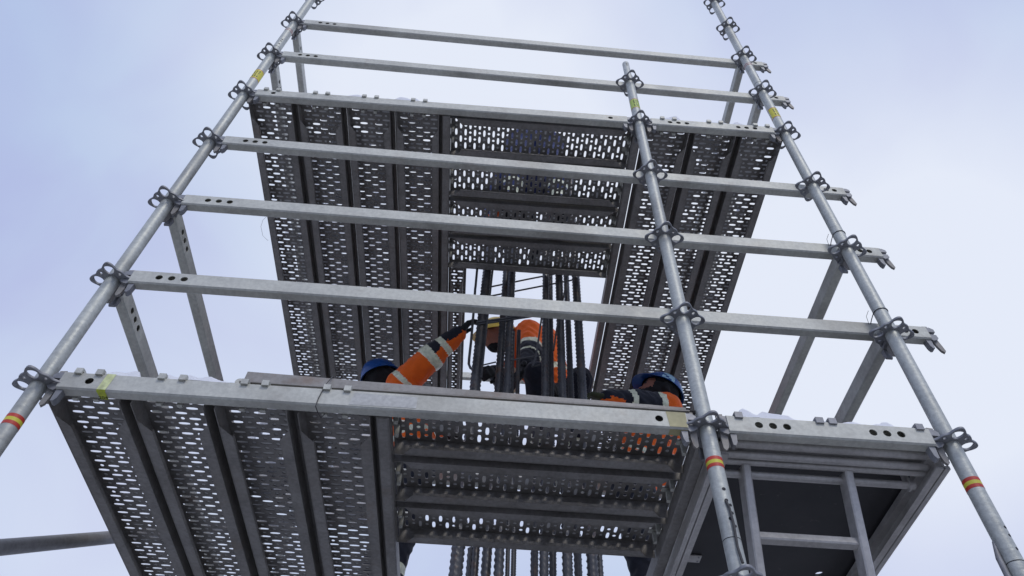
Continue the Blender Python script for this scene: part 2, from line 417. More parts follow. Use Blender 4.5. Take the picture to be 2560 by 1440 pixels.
def head_mesh():
    # forged coupling head, pointing towards -x from the bar end (x = 0)
    mb = MB()
    T = Matrix.Rotation(PI / 2, 4, 'X')
    mb.prism([(0.004, -0.030), (0.004, 0.030), (-0.016, 0.031), (-0.030, 0.022), (-0.030, 0.007), (-0.004, 0.007), (-0.004, -0.007), (-0.027, -0.008), (-0.029, -0.026), (-0.018, -0.036), (-0.004, -0.040)], 0.030, T)
    # lower jaw tongue
    mb.prism([(-0.002, -0.030), (0.010, -0.034), (0.006, -0.066), (0.000, -0.078), (-0.008, -0.076), (-0.010, -0.036)], 0.022, Matrix.Translation((0.012, 0, 0)) @ T)
    return mb.mesh('coupling_head', ['cast'])
def wedge_mesh():
    mb = MB(); T = Matrix.Rotation(PI / 2, 4, 'X')
    mb.prism([(-0.026, 0.045), (-0.006, 0.047), (-0.004, 0.012), (-0.006, -0.060), (-0.010, -0.084), (-0.018, -0.094), (-0.025, -0.086), (-0.026, -0.06)], 0.009, T)
    return mb.mesh('wedge', ['wedge'])
HEAD, WEDGE = head_mesh(), wedge_mesh()
STD3 = (0.095, 0.138, 0.181)
def ledger(label, A, B, ha=STD3, hb=STD3, group=None, heads=(1, 1), name='ledger', mat='ledger', dropped=False):
    A, B = Vector(A), Vector(B); d = B - A; L = d.length; X = d.normalized()
    Z = (Vector((0, 0, 1)) - X * X.z).normalized(); Y = Z.cross(X)
    mw = Matrix(((X.x, Y.x, Z.x, A.x), (X.y, Y.y, Z.y, A.y), (X.z, Y.z, Z.z, A.z), (0, 0, 0, 1)))
    t = thing(name, label, 'scaffold rail', mw=mw, group=group)
    link('bar', ledger_mesh(L, ha, hb, mat=mat), t)
    if heads[0]:
        h = link('coupling_head', HEAD, t); link('wedge', WEDGE, h)
    if heads[1]:
        h = link('coupling_head', HEAD, t, Matrix.Translation((L, 0, 0)) @ Matrix.Rotation(PI, 4, 'Z')); link('wedge', WEDGE, h, Matrix.Rotation(0.14 if dropped else 0, 4, 'Y'))
    return t
E0 = 0.062                       # bar starts this far from the post axis
ZO = 0.012
# long guard rails: wedged to the first post, resting on the rosettes behind the other two, overhanging
zr = {0.5: 0.562, 1.0: 1.062, 1.5: 1.552, 2.5: 2.552, 3.0: 3.052}
rails = [(0.5, 'lowest long guard rail of the front, half a metre above the lower platform, overhanging'),
         (1.0, 'second long guard rail above the lower platform, overhanging the corner post'),
         (1.5, 'third long guard rail, just below the upper platform, overhanging the corner post'),
         (2.5, 'long guard rail half a metre above the upper platform, passing behind the middle post top'),
         (3.0, 'topmost long guard rail above the upper platform, clear of the middle post')]
for z, lab in rails:
    tot = {0.5: 2.94, 1.0: 2.94, 1.5: 2.94, 2.5: 2.91, 3.0: 2.90}[z]
    k = (tot - E0) / (2.0 - E0)
    A = (E0, 0.0, z + ZO); mid = Vector((2.0, 0.049, zr[z])); B = Vector(A) + (mid - Vector(A)) * k
    ledger(lab, A, B, STD3, (0.05, 0.09), group='long front guard rails', dropped=True)
# platform ledgers
ledger('lower platform front ledger with lime tape band, below the loose angle bar', (E0, 0, ZO), (2.0 - E0, 0, ZO), (0.085,), (0.085,))
ledger('short lower front ledger above the ladder hatch, three holes each end', (2.0 + E0, 0, ZO), (2.75 - E0, 0, ZO))
ledger('upper platform front ledger with snow lying along its top', (E0, 0, 2 + ZO), (2.0 - E0, 0, 2 + ZO), (0.085,), (0.085,))
ledger('short upper front ledger between middle post and corner post', (2.0 + E0, 0, 2 + ZO), (2.75 - E0, 0, 2 + ZO), STD3, STD3)
# side guard rails
for x, side in ((0, 'away from the hatch'), (2.75, 'on the ladder hatch side')):
    for z, nm in ((0.5, 'lower side guard rail of the lower platform, '), (1.0, 'upper side guard rail of the lower platform, '), (2.5, 'lower side guard rail of the upper platform, '), (3.0, 'upper side guard rail of the upper platform, ')):
        ledger(nm + side, (x, E0, z + 0.022), (x, 3.0 - E0, z + 0.022), group='side guard rails')
# rear ledgers and cross ledgers
ledger('rear ledger carrying the lower lengthwise planks', (E0, 3, ZO), (2.75 - E0, 3, ZO), group='rear ledgers')
ledger('rear ledger carrying the upper lengthwise planks', (E0, 3, 2 + ZO), (2.75 - E0, 3, 2 + ZO), group='rear ledgers')
ledger('rear top guard rail seen through the upper opening', (E0, 3, 3.06), (2.75 - E0, 3, 3.06), group='rear ledgers')
for z, nm in ((0.0, 'lower'), (2.0, 'upper')):
    dz = 0.03 if z == 0 else 0.0
    ledger(nm + ' platform cross ledger running back from the middle post', (2.0, E0, z + ZO), (2.0, 2.98, z + ZO), group='cross ledgers', heads=(1, 0), mat='deck')
    ledger(nm + ' platform cross ledger under the ends of the crosswise planks, away from the middle post', (1.022, 0.021, z + 0.006), (1.022, 2.98, z + 0.006), (), (), group='cross ledgers', heads=(0, 0), mat='deck')
ledger('intermediate cross rail on which the stooping worker stands', (-0.06, 1.80, 1.0915), (2.81, 1.80, 1.0915), (), (), heads=(0, 0))
# diagonal brace on the side
mb = MB(); mb.tube([(-0.062, 0.0, -0.57), (-0.062, 3.0, 1.525)], 0.0242, 24)
br = thing('diagonal_brace', 'round steel diagonal brace tube on the side away from the hatch', 'brace', (0, 0, 0))
autosmooth(mb.obj('tube', 'oldtube', br))
for p in ((-0.03, 0.0, -0.57), (-0.03, 3.0, 1.525)):
    mb = MB(); mb.box(p, (0.07, 0.05, 0.06), bev=0.012); mb.obj('clamp', 'cast', br)

# ---------------------------------------------------------------- decks
def vnoise(x, y, s):
    # smooth value noise
    x, y = x * s, y * s; i, j = math.floor(x), math.floor(y); fx, fy = x - i, y - j
    def h(a, b): return (math.sin(a * 127.1 + b * 311.7) * 43758.5453) % 1.0
    fx, fy = fx * fx * (3 - 2 * fx), fy * fy * (3 - 2 * fy)
    return (h(i, j) * (1 - fx) + h(i + 1, j) * fx) * (1 - fy) + (h(i, j + 1) * (1 - fx) + h(i + 1, j + 1) * fx) * fy

SNOW = {0: MB(), 2: MB()}
def deck(label, loc, length, width, alongy, level, cover, pip=0.75, group=None, start_pat=0, hooks=(1, 1)):
    """perforated plank. loc = world start (front end centre, sheet height); cover(x, y) world -> snow amount"""
    t = thing('deck_plank', label, 'scaffold plank', mw=Matrix.Translation(loc) @ (Matrix.Identity(4) if alongy else Matrix.Rotation(-PI / 2, 4, 'Z')), group=group)
    mw = t.matrix_world.copy() if False else Matrix.Translation(loc) @ (Matrix.Identity(4) if alongy else Matrix.Rotation(-PI / 2, 4, 'Z'))
    hw = width / 2 - 0.0002; cw = 0.0385; rows = int((length - 0.03) / 0.0243); rp = (length - 0.03) / rows
    nc = 5 if width > 0.2 else 2; e = nc * cw / 2
    mb = MB(); sn = SNOW[level]
    fn = lambda x, y, h: (x, y, h)
    rnd = random.Random(hash((round(loc[0], 3), round(loc[1], 3), level)) & 0xffff)
    for j in range(rows):
        y0 = 0.015 + j * rp; y1 = y0 + rp
        for i in range(nc):
            x0 = -e + i * cw
            slot = (i + j + start_pat) % 2 == 0
            if slot: hole_cell(mb, x0, x0 + cw, y0, y1, 0.0126, 0.0060, fn, rim=0.0022)
            else: hole_cell(mb, x0, x0 + cw, y0, y1, 0, 0.0066, fn, rim=0.0022)
            cx, cy = x0 + cw / 2, (y0 + y1) / 2
            wp = mw @ Vector((cx, cy, 0))
            cv = cover(wp.x, wp.y)
            if not slot and rnd.random() < pip: kind = 1
            elif cv > 0.62: kind = 2
            elif cv > 0.5: kind = 1
            else: kind = 0
            if kind == 0 and slot and rnd.random() < 0.05: kind = 1
            if kind:
                z0 = 0.0030 if kind == 1 else 0.022
                z1 = z0 + (0.005 if kind == 1 else 0.02 + 0.02 * rnd.random())
                sx, sy = (cw / 2 * 1.02, rp / 2 * 1.02) if kind == 2 else ((0.021, 0.0105) if slot else (0.0095, 0.0095))
                jx, jy = ((rnd.random() - .5) * 0.008, (rnd.random() - .5) * 0.004) if kind == 1 and slot and rnd.random() < .4 else (0, 0)
                vs = [mw @ Vector((cx + jx + a * sx, cy + jy + b * sy, z)) for z in (z0, z1) for a, b in ((-1, -1), (1, -1), (1, 1), (-1, 1))]
                sn.add(vs, [(3, 2, 1, 0), (4, 5, 6, 7), (0, 1, 5, 4), (1, 2, 6, 5), (2, 3, 7, 6), (3, 0, 4, 7)], 1 if kind == 1 else 0)
    # plain margins of the sheet
    for a, b in ((-hw, -e), (e, hw)): mb.add([(a, 0, 0), (b, 0, 0), (b, length, 0), (a, length, 0)], [(0, 1, 2, 3)])
    for a, b in ((0, 0.015), (0.015 + rows * rp, length)): mb.add([(-e, a, 0), (e, a, 0), (e, b, 0), (-e, b, 0)], [(0, 1, 2, 3)])
    mb.obj('perforated_sheet', 'deck', t)
    # side webs with turned-in lips, lip cut on the skew near the ends
    wx = hw - 0.017; D = 0.060; lw = min(0.034, width * 0.17)
    for sgn in (-1, 1):
        mb = MB(); th = 0.0022
        x = sgn * wx
        mb.box((x, length / 2, -D / 2 - 0.001), (th, length, D))
        c0, c1 = (0.075, 0.125) if length > 1.5 else (0.03, 0.06)
        poly = [(x, c0), (x - sgn * lw, c1), (x - sgn * lw, length - c1), (x, length - c0)]
        vs = [(p[0], p[1], -D) for p in poly] + [(p[0], p[1], -D + th) for p in poly]
        mb.add(vs, [(0, 1, 2, 3), (7, 6, 5, 4), (1, 2, 6, 5), (0, 1, 5, 4), (2, 3, 7, 6)])
        # small return of the lip
        xr = x - sgn * lw
        mb.box((xr, length / 2, -D + 0.006), (th, length - 2 * c1, 0.012))
        # row of drain slots seen as small dark marks
        mb.obj('side_rail', 'deck', t)
    for y_, s_, on in ((0, -1, hooks[0]), (length, 1, hooks[1])):
        mb = MB(); mb.box((0, y_ - s_ * 0.004, -0.018), (2 * wx - 0.01, 0.004, 0.034)); mb.obj('end_plate', 'deck', t)
        if on:
            for hx in (-0.031, 0.031):
                if abs(hx) > hw: continue
                mb = MB(); zt = on
                mb.box((hx, y_ - s_ * 0.012, -0.028), (0.016, 0.012, 0.04))
                mb.box((hx, y_ + s_ * 0.006, zt + 0.004), (0.021, 0.074, 0.009), bev=0.002)
                mb.box((hx, y_ + s_ * 0.0455, zt - 0.003), (0.021, 0.007, 0.020))
                if zt > 0.01: mb.box((hx, y_ - s_ * 0.014, zt / 2), (0.018, 0.006, zt))
                mb.obj('hook', 'ledger', t)
    return t

P0 = 0.030                               # sheet height above the platform level
TOPZ = ZO + LH / 2 - P0 + 0.0015         # hook rests on the ledger top
def cov_low(x, y):
    n1 = vnoise(x + 3.1, y + 1.7, 7) * 0.55 + vnoise(x * 1.0, y, 19) * 0.45
    base = 0.12 if x < 0.5 else 0.42
    if 0.5 < x < 1.02: base = (0.62 if y > 0.22 else 0.5) if y < 0.72 else 0.15
    if x > 1.02: base = 0.10
    return base + (n1 - 0.5) * 0.9
def cov_up(x, y):
    n1 = vnoise(x + 8.3, y + 4.1, 8) * 0.55 + vnoise(x, y + 2, 21) * 0.45
    if x < 0.26: base = 0.33 + 0.12 * (0.5 < y < 1.6)
    elif x < 1.02: base = (0.60 if y < 0.32 else 0.90) if y < 1.85 else 0.4
    elif x < 2.0: base = 0.10 if y < 0.95 else 0.0
    else: base = 0.55 - 0.22 * y
    return base + (n1 - 0.5) * 0.75
order = ['outermost', 'second', 'third', 'innermost']
for k in range(4):
    deck('lower platform lengthwise perforated plank, %s counting in from the open side' % order[k], (0.135 + 0.2475 * k, 0.0215, P0), 2.957, 0.2475, True, 0, cov_low, group='lower lengthwise planks', start_pat=k, hooks=(TOPZ, TOPZ))
    deck('upper platform lengthwise perforated plank, %s counting in from the open side away from the hatch' % order[k], (0.135 + 0.2475 * k, 0.0215, 2 + P0), 2.957, 0.2475, True, 2, cov_up, group='upper lengthwise planks', start_pat=k, hooks=(TOPZ, TOPZ))
ro = ['nearest the front ledger', 'second from the front ledger', 'third from the front ledger', 'bordering the column opening']
for k in range(3):
    deck('lower crosswise perforated plank, %s' % (ro[k] if k < 2 else ro[3]), (1.0415, 0.118 + 0.249 * k, P0 + 0.036), 0.9365, 0.247, False, 0, cov_low, pip=0.7, group='lower crosswise planks', hooks=(0.001, -0.002))
for k in range(4):
    deck('upper crosswise perforated plank, %s' % ro[k], (1.0415, 0.142 + 0.248 * k, 2 + P0 + 0.020), 0.9365, 0.247, False, 2, cov_up, pip=0.7, group='upper crosswise planks', hooks=(0.001, -0.002))
r3 = ['next to the middle post', 'in the middle of three', 'outermost, along the corner post']
for k in range(3):
    deck('upper lengthwise perforated plank on the hatch side, %s' % r3[k], (2.152 + 0.240 * k, 0.0215, 2 + P0), 2.957, 0.2400, True, 2, cov_up, group='upper hatch side planks', start_pat=k, hooks=(TOPZ, TOPZ))
deck('narrow filler plank along the column opening in the upper platform', (1.094, 1.012, 2 + P0 + 0.016), 1.93, 0.106, True, 2, cov_up, pip=0.2, hooks=(0, 0))

# ---------------------------------------------------------------- hatch deck with ladder
t = thing('hatch_deck', 'dark plywood access hatch deck in an aluminium frame beside the corner post', 'scaffold hatch', (0, 0, 0))
X0, X1, Y0, Y1 = 2.022, 2.735, 0.035, 2.96
mb = MB()
def plyfn(x, y, h): return (x, y, 0.012 + h)
hx, hy = 2.60, 0.775
for a, b, c_, d in ((X0 + .02, hx - .03, Y0 + .02, Y1), (hx + .03, X1 - .02, Y0 + .02, Y1), (hx - .03, hx + .03, Y0 + .02, hy - .03), (hx - .03, hx + .03, hy + .03, Y1)):
    mb.add([plyfn(a, c_, 0), plyfn(b, c_, 0), plyfn(b, d, 0), plyfn(a, d, 0), plyfn(a, c_, .012), plyfn(b, c_, .012), plyfn(b, d, .012), plyfn(a, d, .012)], [(0, 1, 2, 3), (7, 6, 5, 4)])
hole_cell(mb, hx - .03, hx + .03, hy - .03, hy + .03, 0, 0.017, plyfn, rim=0.012)
mb.obj('plywood_panel', 'ply', t)
for x, s_ in ((X0 + 0.016, 1), (X1 - 0.016, -1)):
    mb = MB(); L_ = Y1 - Y0; yc = (Y0 + Y1) / 2
    mb.box((x, yc, -0.022), (0.006, L_, 0.088)); mb.box((x + s_ * 0.013, yc, -0.063), (0.026, L_, 0.006)); mb.box((x + s_ * 0.016, yc, -0.018), (0.028, L_, 0.005)); mb.box((x - s_ * 0.010, yc, -0.060), (0.014, L_, 0.012))
    mb.box((x + s_ * 0.028, yc, -0.008), (0.004, L_, 0.016))
    sr = mb.obj('side_rail', 'alu', t)
    for q in range(40):
        mb = MB(); mb.box((x + s_ * 0.0042, 0.16 + q * 0.07, -0.045), (0.0022, 0.028 if q % 2 else 0.012, 0.012)); mb.obj('slot', 'hole', sr)
mb = MB()
for y_, z_, d_ in ((0.052, -0.004, 0.03), (0.085, -0.022, 0.024), (0.112, -0.026, 0.022)):
    mb.tube([(X0 + 0.03, y_, z_), (X1 - 0.035, y_, z_)], d_ / 2, 12)
mb.box(((X0 + X1) / 2, 0.078, 0.002), (X1 - X0 - 0.06, 0.09, 0.01))
autosmooth(mb.obj('end_beam', 'alu', t))
for x_ in (2.10, 2.35, 2.39, 2.66):
    mb = MB(); mb.box((x_, 0.018, TOPZ + P0 + 0.004), (0.024, 0.075, 0.009), bev=.002); mb.box((x_, -0.0225, TOPZ + P0 - 0.004), (0.024, 0.006, 0.022)); mb.box((x_, 0.05, 0.03), (0.02, 0.012, 0.05)); mb.obj('hook', 'cast', t)
mb = MB(); mb.box((2.115, 0.715, 0.0075), (0.055, 0.045, 0.005), bev=0.001)
pl_ = mb.obj('fixing_plate', 'alu', t)
for a in (-1, 1):
    for b_ in (-1, 1):
        mb = MB(); mb.tube([(2.115 + a * 0.018, 0.715 + b_ * 0.013, 0.0052), (2.115 + a * 0.018, 0.715 + b_ * 0.013, 0.0035)], 0.0035, 10); mb.obj('rivet', 'cast', pl_)
mb = MB(); mb.tube([(2.20, 0.50, 0.010), (2.20, 0.50, -0.006)], [0.009, 0.007], 12); mb.obj('bolt_head', 'cast', t)

# ladder hanging from a rod under the hatch deck
la = thing('access_ladder', 'aluminium access ladder hanging down from the hatch deck rod', 'ladder', (0, 0, 0))
mb = MB(); mb.tube([(X0 + 0.03, 0.150, -0.045), (X1 - 0.055, 0.150, -0.045)], 0.0125, 16); autosmooth(mb.obj('hanger_rod', 'alu', la))
for x in (X0 + 0.045, 2.66):
    mb = MB(); mb.prism([(-.014, .05), (.014, .05), (.014, -.012), (.006, -.02), (-.006, -.02), (-.014, -.012)], 0.006, Matrix.Translation((x, 0.15, -0.045)) @ Matrix.Rotation(PI / 2, 4, 'Z') @ Matrix.Rotation(PI / 2, 4, 'X')); mb.obj('bracket', 'alu', la)
sl = Vector((0, 0.295, -1.0)).normalized(); top_ = Vector((0, 0.135, -0.030))
rotl = Matrix(((1, 0, 0), (0, -sl.z, sl.y), (0, -sl.y, -sl.z))).transposed()
Ll = (GZ + 0.03) / sl.z
for x in (2.142, 2.462):
    mb = MB()
    Q = Matrix(((sl.x, 0, 1), (sl.y, -sl.z, 0), (sl.z, sl.y, 0)))
    c_ = top_ + sl * (Ll / 2); c_.x = x
    mb.box(c_, (Ll, 0.056, 0.026), rot=Q, bev=0.004)
    mb.obj('stile', 'alu', la)
for q in range(11):
    p = top_ + sl * (0.215 + 0.28 * q)
    mb = MB(); mb.box((2.302, p.y, p.z), (0.294, 0.028, 0.030), rot=Matrix.Rotation(-0.28, 3, 'X'), bev=0.004)
    mb.obj('rung', 'alu', la)

# ---------------------------------------------------------------- lower front extras: tape, olive paint, angle bar, wire
LF = bpy.data.objects['ledger']
def ledger_named(txt):
    return next(o for o in bpy.data.objects if o.get('label') == txt)
lf = ledger_named('lower platform front ledger with lime tape band, below the loose angle bar')
x0_ = 0.112
mb = MB(); yf = -LD / 2 - 0.0009; zt, zb = LH / 2, -LH / 2
mb.add([(x0_ + .008, yf, zb + .003), (x0_ + .034, yf, zb + .003), (x0_ + .040, yf, zt - .002), (x0_ + .014, yf, zt - .002)], [(0, 1, 2, 3)], 0)
mb.add([(x0_ + .008, yf, zb + .003), (x0_ + .034, yf, zb + .003), (x0_ + .034, yf + .006, zb - .0012), (x0_ + .008, yf + .006, zb - .0012)], [(3, 2, 1, 0)], 1)
mb.add([(x0_ + .008, yf + .006, zb - .0012), (x0_ + .034, yf + .006, zb - .0012), (x0_ + .036, LD / 2, zb - .0012), (x0_ + .012, LD / 2, zb - .0012)], [(3, 2, 1, 0)], 1)
tp = mb.obj('tape_band', ['tape', 'tape_new'], lf)
fc = bpy.data.curves.new('digits', 'FONT'); fc.body = '204'; fc.size = 0.018; fc.align_x = 'CENTER'; fc.extrude = 0.0002
fo = bpy.data.objects.new('digits', fc); COL.objects.link(fo); bpy.context.view_layer.update()
fm = bpy.data.meshes.new_from_object(fo.evaluated_get(bpy.context.evaluated_depsgraph_get())); bpy.data.objects.remove(fo)
fm.materials.clear(); fm.materials.append(M['ink'])
link('digits', fm, tp, Matrix.Translation((x0_ + 0.022, LD / 2 - 0.002, zb - 0.0018)) @ Matrix.Rotation(PI, 4, 'X'))
# painted end of the ledger
mb = MB(); xe = 2.0 - 2 * E0
mb.add([(xe - .002, yf, zb + .005), (xe - .002, yf, zt - .005), (xe - .062, yf, zt - .005), (xe - .056, yf, zb + .005)], [(0, 1, 2, 3)])
mb.add([(xe - .002, -LD / 2 + .005, zb - .0009), (xe - .056, -LD / 2 + .005, zb - .0009), (xe - .056, LD / 2 - .005, zb - .0009), (xe - .002, LD / 2 - .005, zb - .0009)], [(0, 1, 2, 3)])
# keep the hole free: the paint is split left and right of it
mb2 = MB(); hxx = xe - 0.085
mb.obj('painted_end', 'olive', lf)
mb = MB(); mb.add([(0.86, yf, -0.026), (1.06, yf, -0.024), (1.06, yf, 0.020), (0.87, yf, 0.021)], [(0, 1, 2, 3)])
M['wornlabel'] = plain('worn pale label', (0.52, 0.52, 0.49), 0.5, var=0.15, scale=80)
mb.obj('worn_label', 'wornlabel', lf)

# loose angle bar lying along the front edge
a0 = Vector((0.575, 0.0, 0.0575)); a1 = Vector((1.955, 0.002, 0.0575))
t = thing('angle_bar', 'long loose steel angle bar lying along the lower front ledger', 'angle bar', a0)
X = (a1 - a0).normalized(); mb = MB(); L_ = (a1 - a0).length
def angle_pts(x, hgt): return [(x, -0.010, 0.0), (x, 0.018, 0.0), (x, 0.024, hgt), (x, 0.0205, hgt), (x, 0.0145, 0.0035), (x, -0.010, 0.0035)]
nseg = 24; rng = random.Random(5)
prof = [angle_pts(L_ * i / nseg, 0.072 - 0.030 * (i / nseg) + rng.uniform(-.0008, .0008)) for i in range(nseg + 1)]
vs = [p for pr_ in prof for p in pr_]; fs = []
for i in range(nseg):
    for k in range(6): fs.append((i * 6 + k, i * 6 + (k + 1) % 6, (i + 1) * 6 + (k + 1) % 6, (i + 1) * 6 + k))
fs += [tuple(range(5, -1, -1)), tuple(range(nseg * 6, nseg * 6 + 6))]
mb.add(vs, fs); mb.obj('profile', 'angle', t)
mb = MB(); mb.tube([(0.0, 0.0, 0.006), (-0.002, 0.014, 0.006)], 0.016, 18); mb.obj('end_disc', 'ledger', t)

def wire(label, pts, r=0.0016, cat='wire'):
    mb = MB(); mb.tube(pts, r, 6)
    return tag(autosmooth(mb.obj('tie_wire', 'wire')), label, cat)
wire('thin rusty wire looped over the lower front ledger', [(0.845, 0.028, 0.125), (0.842, 0.016, 0.128), (0.838, -0.0215, 0.056), (0.830, -0.0225, 0.0), (0.828, -0.0205, -0.03), (0.833, 0.0, -0.034), (0.842, 0.018, -0.04), (0.85, 0.022, -0.02)])
for z, nm in ((0.612, 'lowest'), (1.108, 'second')):
    pts = []
    for k in range(22):
        a = 2 * PI * k / 20; back = max(0, math.sin(a))
        pts.append((2.75 + 0.0258 * math.cos(a), 0.0258 * math.sin(a) + back * 0.070, z - back * 0.016))
    wire('dark tie wire round the corner post above the %s overhanging guard rail' % nm, pts, 0.0017)
    wire('loose wire end sticking up beside the corner post at the %s guard rail' % nm, [(2.722, 0.05, z - 0.012), (2.712, 0.03, z + 0.012), (2.716, 0.01, z + 0.022)], 0.0009)
wire('thin wire curling off the outermost upper plank edge', [(0.02, 0.72, 1.985), (0.0, 0.735, 1.97), (-0.012, 0.77, 1.955), (-0.008, 0.83, 1.95), (0.012, 0.87, 1.962)], 0.0007)
mb = MB(); mb.tube([(1.998, -0.026, -0.275), (2.002, -0.031, -0.30), (2.003, -0.0315, -0.35), (2.000, -0.031, -0.42), (2.003, -0.033, -0.465)], [0.004, 0.0035, 0.004, 0.0035, 0.004], 8)
tag(autosmooth(mb.obj('pin_cord', 'wire')), 'dark cord hanging from a hole in the middle post', 'cord')
for z in (-0.235, -0.272, -0.33):
    mb = MB(); mb.tube([(0.001, -0.0236, z - GZ), (0.001, -0.0247, z - GZ)], 0.0052, 14)
    o = mb.obj('bolt_hole', 'hole', next(q for q in bpy.data.objects if q.get('label', '').startswith('shorter galvanised')))
mb = MB(); mb.tube([(2.727, 0.006, -0.33), (2.718, 0.006, -0.38), (2.716, 0.006, -0.5), (2.72, 0.006, -0.6)], [0.004, 0.008, 0.009, 0.008], 10)
tag(autosmooth(mb.obj('sleeve_clip', 'cast')), 'bulging steel clip on the hatch side corner post below the stripe', 'clip')

# ---------------------------------------------------------------- column bars
CL = Vector((1.337884, -1.728453, -1.522731))   # fixed survey point from which the bars were measured
def at(u, v, y):
    d = Rm @ Vector(((u - 1280) / 1886.858, -(v - 720) / 1886.858, -1)); k = (y - CL.y) / d.y
    return CL + d * k
def rebar(label, base, top, r, pitch=0.029, group=None, seed=0, phase=0.0, turn=0.0):
    base, top = Vector(base), Vector(top); L_ = (top - base).length; ax = (top - base).normalized()
    seg = 12; step = pitch / 4; n_ = int(L_ / step); zs = np.arange(n_ + 1) * (L_ / n_)
    th = 2 * PI * np.arange(seg) / seg
    Z, T_ = np.meshgrid(zs, th, indexing='ij')
    half = np.abs(((T_ + PI / 2) % PI) - PI / 2)           # distance from the longitudinal ribs
    ph = ((Z + (T_ % PI) * r * 0.75 + phase) / pitch) % 1.0
    cres = np.clip(np.sin((T_ % PI)), 0, 1) ** 0.6
    prof = np.where(ph < 0.34, 1.0, 0.0)
    lon = ((np.arange(seg) % (seg // 2)) == 0)[None, :]
    rr = r * (1 + 0.20 * prof * cres * (~lon) + 0.13 * lon)
    up = ax.orthogonal().normalized(); w = ax.cross(up)
    up2 = up * math.cos(turn) + w * math.sin(turn); w2 = ax.cross(up2)
    a, u_, w_ = np.array(ax), np.array(up2), np.array(w2)
    zz = Z
    P = zz[..., None] * a + (rr * np.cos(T_))[..., None] * u_ + (rr * np.sin(T_))[..., None] * w_
    idx = np.arange((n_ + 1) * seg).reshape(n_ + 1, seg); nx = np.roll(idx, -1, 1)
    F = np.stack([idx[:-1], nx[:-1], nx[1:], idx[1:]], -1).reshape(-1, 4)
    me = bpy.data.meshes.new('reinforcing_bar')
    me.from_pydata(P.reshape(-1, 3).tolist(), [], F.tolist() + [tuple(range(seg - 1, -1, -1)), tuple(idx[-1].tolist())])
    me.materials.append(M['rebar']); me.update()
    o = link('reinforcing_bar', me); o.location = base
    autosmooth(o, 50)
    return tag(o, label, 'rebar', group)
BL = 'thick dark ribbed reinforcing bar standing in the column cage'
def bar_px(p1, v1, p2, v2, y, r, ztop=3.25, label=BL, group='thick column bars', **k):
    a = at(p1, v1, y); b = at(p2, v2, y); d = (b - a) / (b.z - a.z)
    base = a + d * (GZ + 0.35 - a.z); base.x = a.x + d.x * (GZ + .35 - a.z) * 0.5
    top = a + d * (ztop - a.z)
    return rebar(label, (a.x + (a.x - top.x) * 0.3, y, GZ + 0.35), (top.x, y, ztop), r, seed=p1, phase=random.random() * .02, turn=random.uniform(0.3, 1.2), group=group, **k)
def tb(a, b, y, r, label, **k): return bar_px(a, 1425, b, 693, y, r, label=label, group=None, **k)
tb(1130, 1214, 1.03, 0.0245, 'thickest bar of the cage, beside the gripped stirrup leg')
tb(1207, 1263, 1.08, 0.0180, 'thick leaning bar in front of the yellow helmeted worker’s face')
tb(1247, 1280, 1.04, 0.0178, 'thick bar standing right beside the thinner splice bars')
tb(1350, 1362, 1.05, 0.0182, 'thick bar in front of the stooping worker’s back, next to the slimmer bar')
tb(1377, 1374, 1.12, 0.0145, 'slimmer bar in the middle of the cage, set further back')
tb(1417, 1397, 1.03, 0.0200, 'thick rusty bar in front of the crowded group, after the slimmer bar')
tb(1443, 1415, 1.15, 0.0160, 'thick bar standing behind the rusty bar of the crowded group')
tb(1480, 1439, 1.05, 0.0215, 'thick bar next to the hand in olive glove')
tb(1332, 1346, 1.30, 0.0165, 'rear bar ending under the lower front ledger line', ztop=at(1352, 1030, 1.30).z)
tb(1496, 1456, 1.28, 0.0150, 'rear bar beside the olive glove, ending under the lower platform', ztop=at(1490, 1120, 1.28).z)
SH = 'short cut-off reinforcing bar ending below the lower crosswise planks'
bar_px(1174, 1425, 1178, 1380, 1.16, 0.0150, ztop=at(1178, 1372, 1.16).z, label='shorter reinforcing bar stub with torn end under the lower platform', group=None)
bar_px(1190, 1425, 1192, 1350, 1.13, 0.0150, ztop=at(1190, 1346, 1.13).z, label='taller reinforcing bar stub with blunt end under the lower platform', group=None)
bar_px(1281, 1425, 1283, 840, 1.10, 0.0085, ztop=at(1283, 829, 1.10).z, label='thinner splice bar ending beside the stooping worker, further from the middle post', group=None, pitch=0.012)
bar_px(1290, 1425, 1297, 840, 1.14, 0.0100, ztop=at(1297, 827, 1.14).z, label='thinner splice bar ending at the stooping worker’s arm, nearer the middle post', group=None, pitch=0.012)

def rod(label, px, ys, r=0.0055, group=None):
    pts = [at(u, v, y) for (u, v), y in zip(px, ys)]
    mb = MB(); mb.tube(pts, r, 8)
    return tag(autosmooth(mb.obj('stirrup_bar', 'rebar')), label, 'stirrup', group)
rod('upper of two parallel stirrup rods crossing the cage', [(1203, 722), (1320, 698), (1428, 677)], (1.09, 1.09, 1.09), 0.005)
rod('lower of two parallel stirrup rods crossing the cage', [(1222, 741), (1330, 720), (1432, 700)], (1.09, 1.09, 1.09), 0.005)
rod('double stirrup rod in front of the yellow helmet, upper strand', [(1192, 806), (1270, 795), (1345, 783)], (1.0, 1.02, 1.03), 0.0065)
rod('double stirrup rod in front of the yellow helmet, lower strand', [(1196, 811), (1272, 800), (1330, 791)], (1.0, 1.02, 1.03), 0.0055)
rod('short stirrup rod in front of the stooping worker’s hip', [(1276, 901), (1350, 888)], (1.0, 1.0), 0.0045)
rod('bent upright stirrup leg gripped by the reaching worker', [(1199, 630), (1194, 660), (1189, 715), (1188, 722), (1184, 780), (1178, 850), (1173, 895), (1172, 910), (1176, 920), (1184, 924)], [0.99] * 10, 0.0070)
rod('straight upright stirrup leg beside the pair of thick bars', [(1237, 630), (1229, 700), (1215, 830), (1203, 945)], [1.0] * 4, 0.0055)
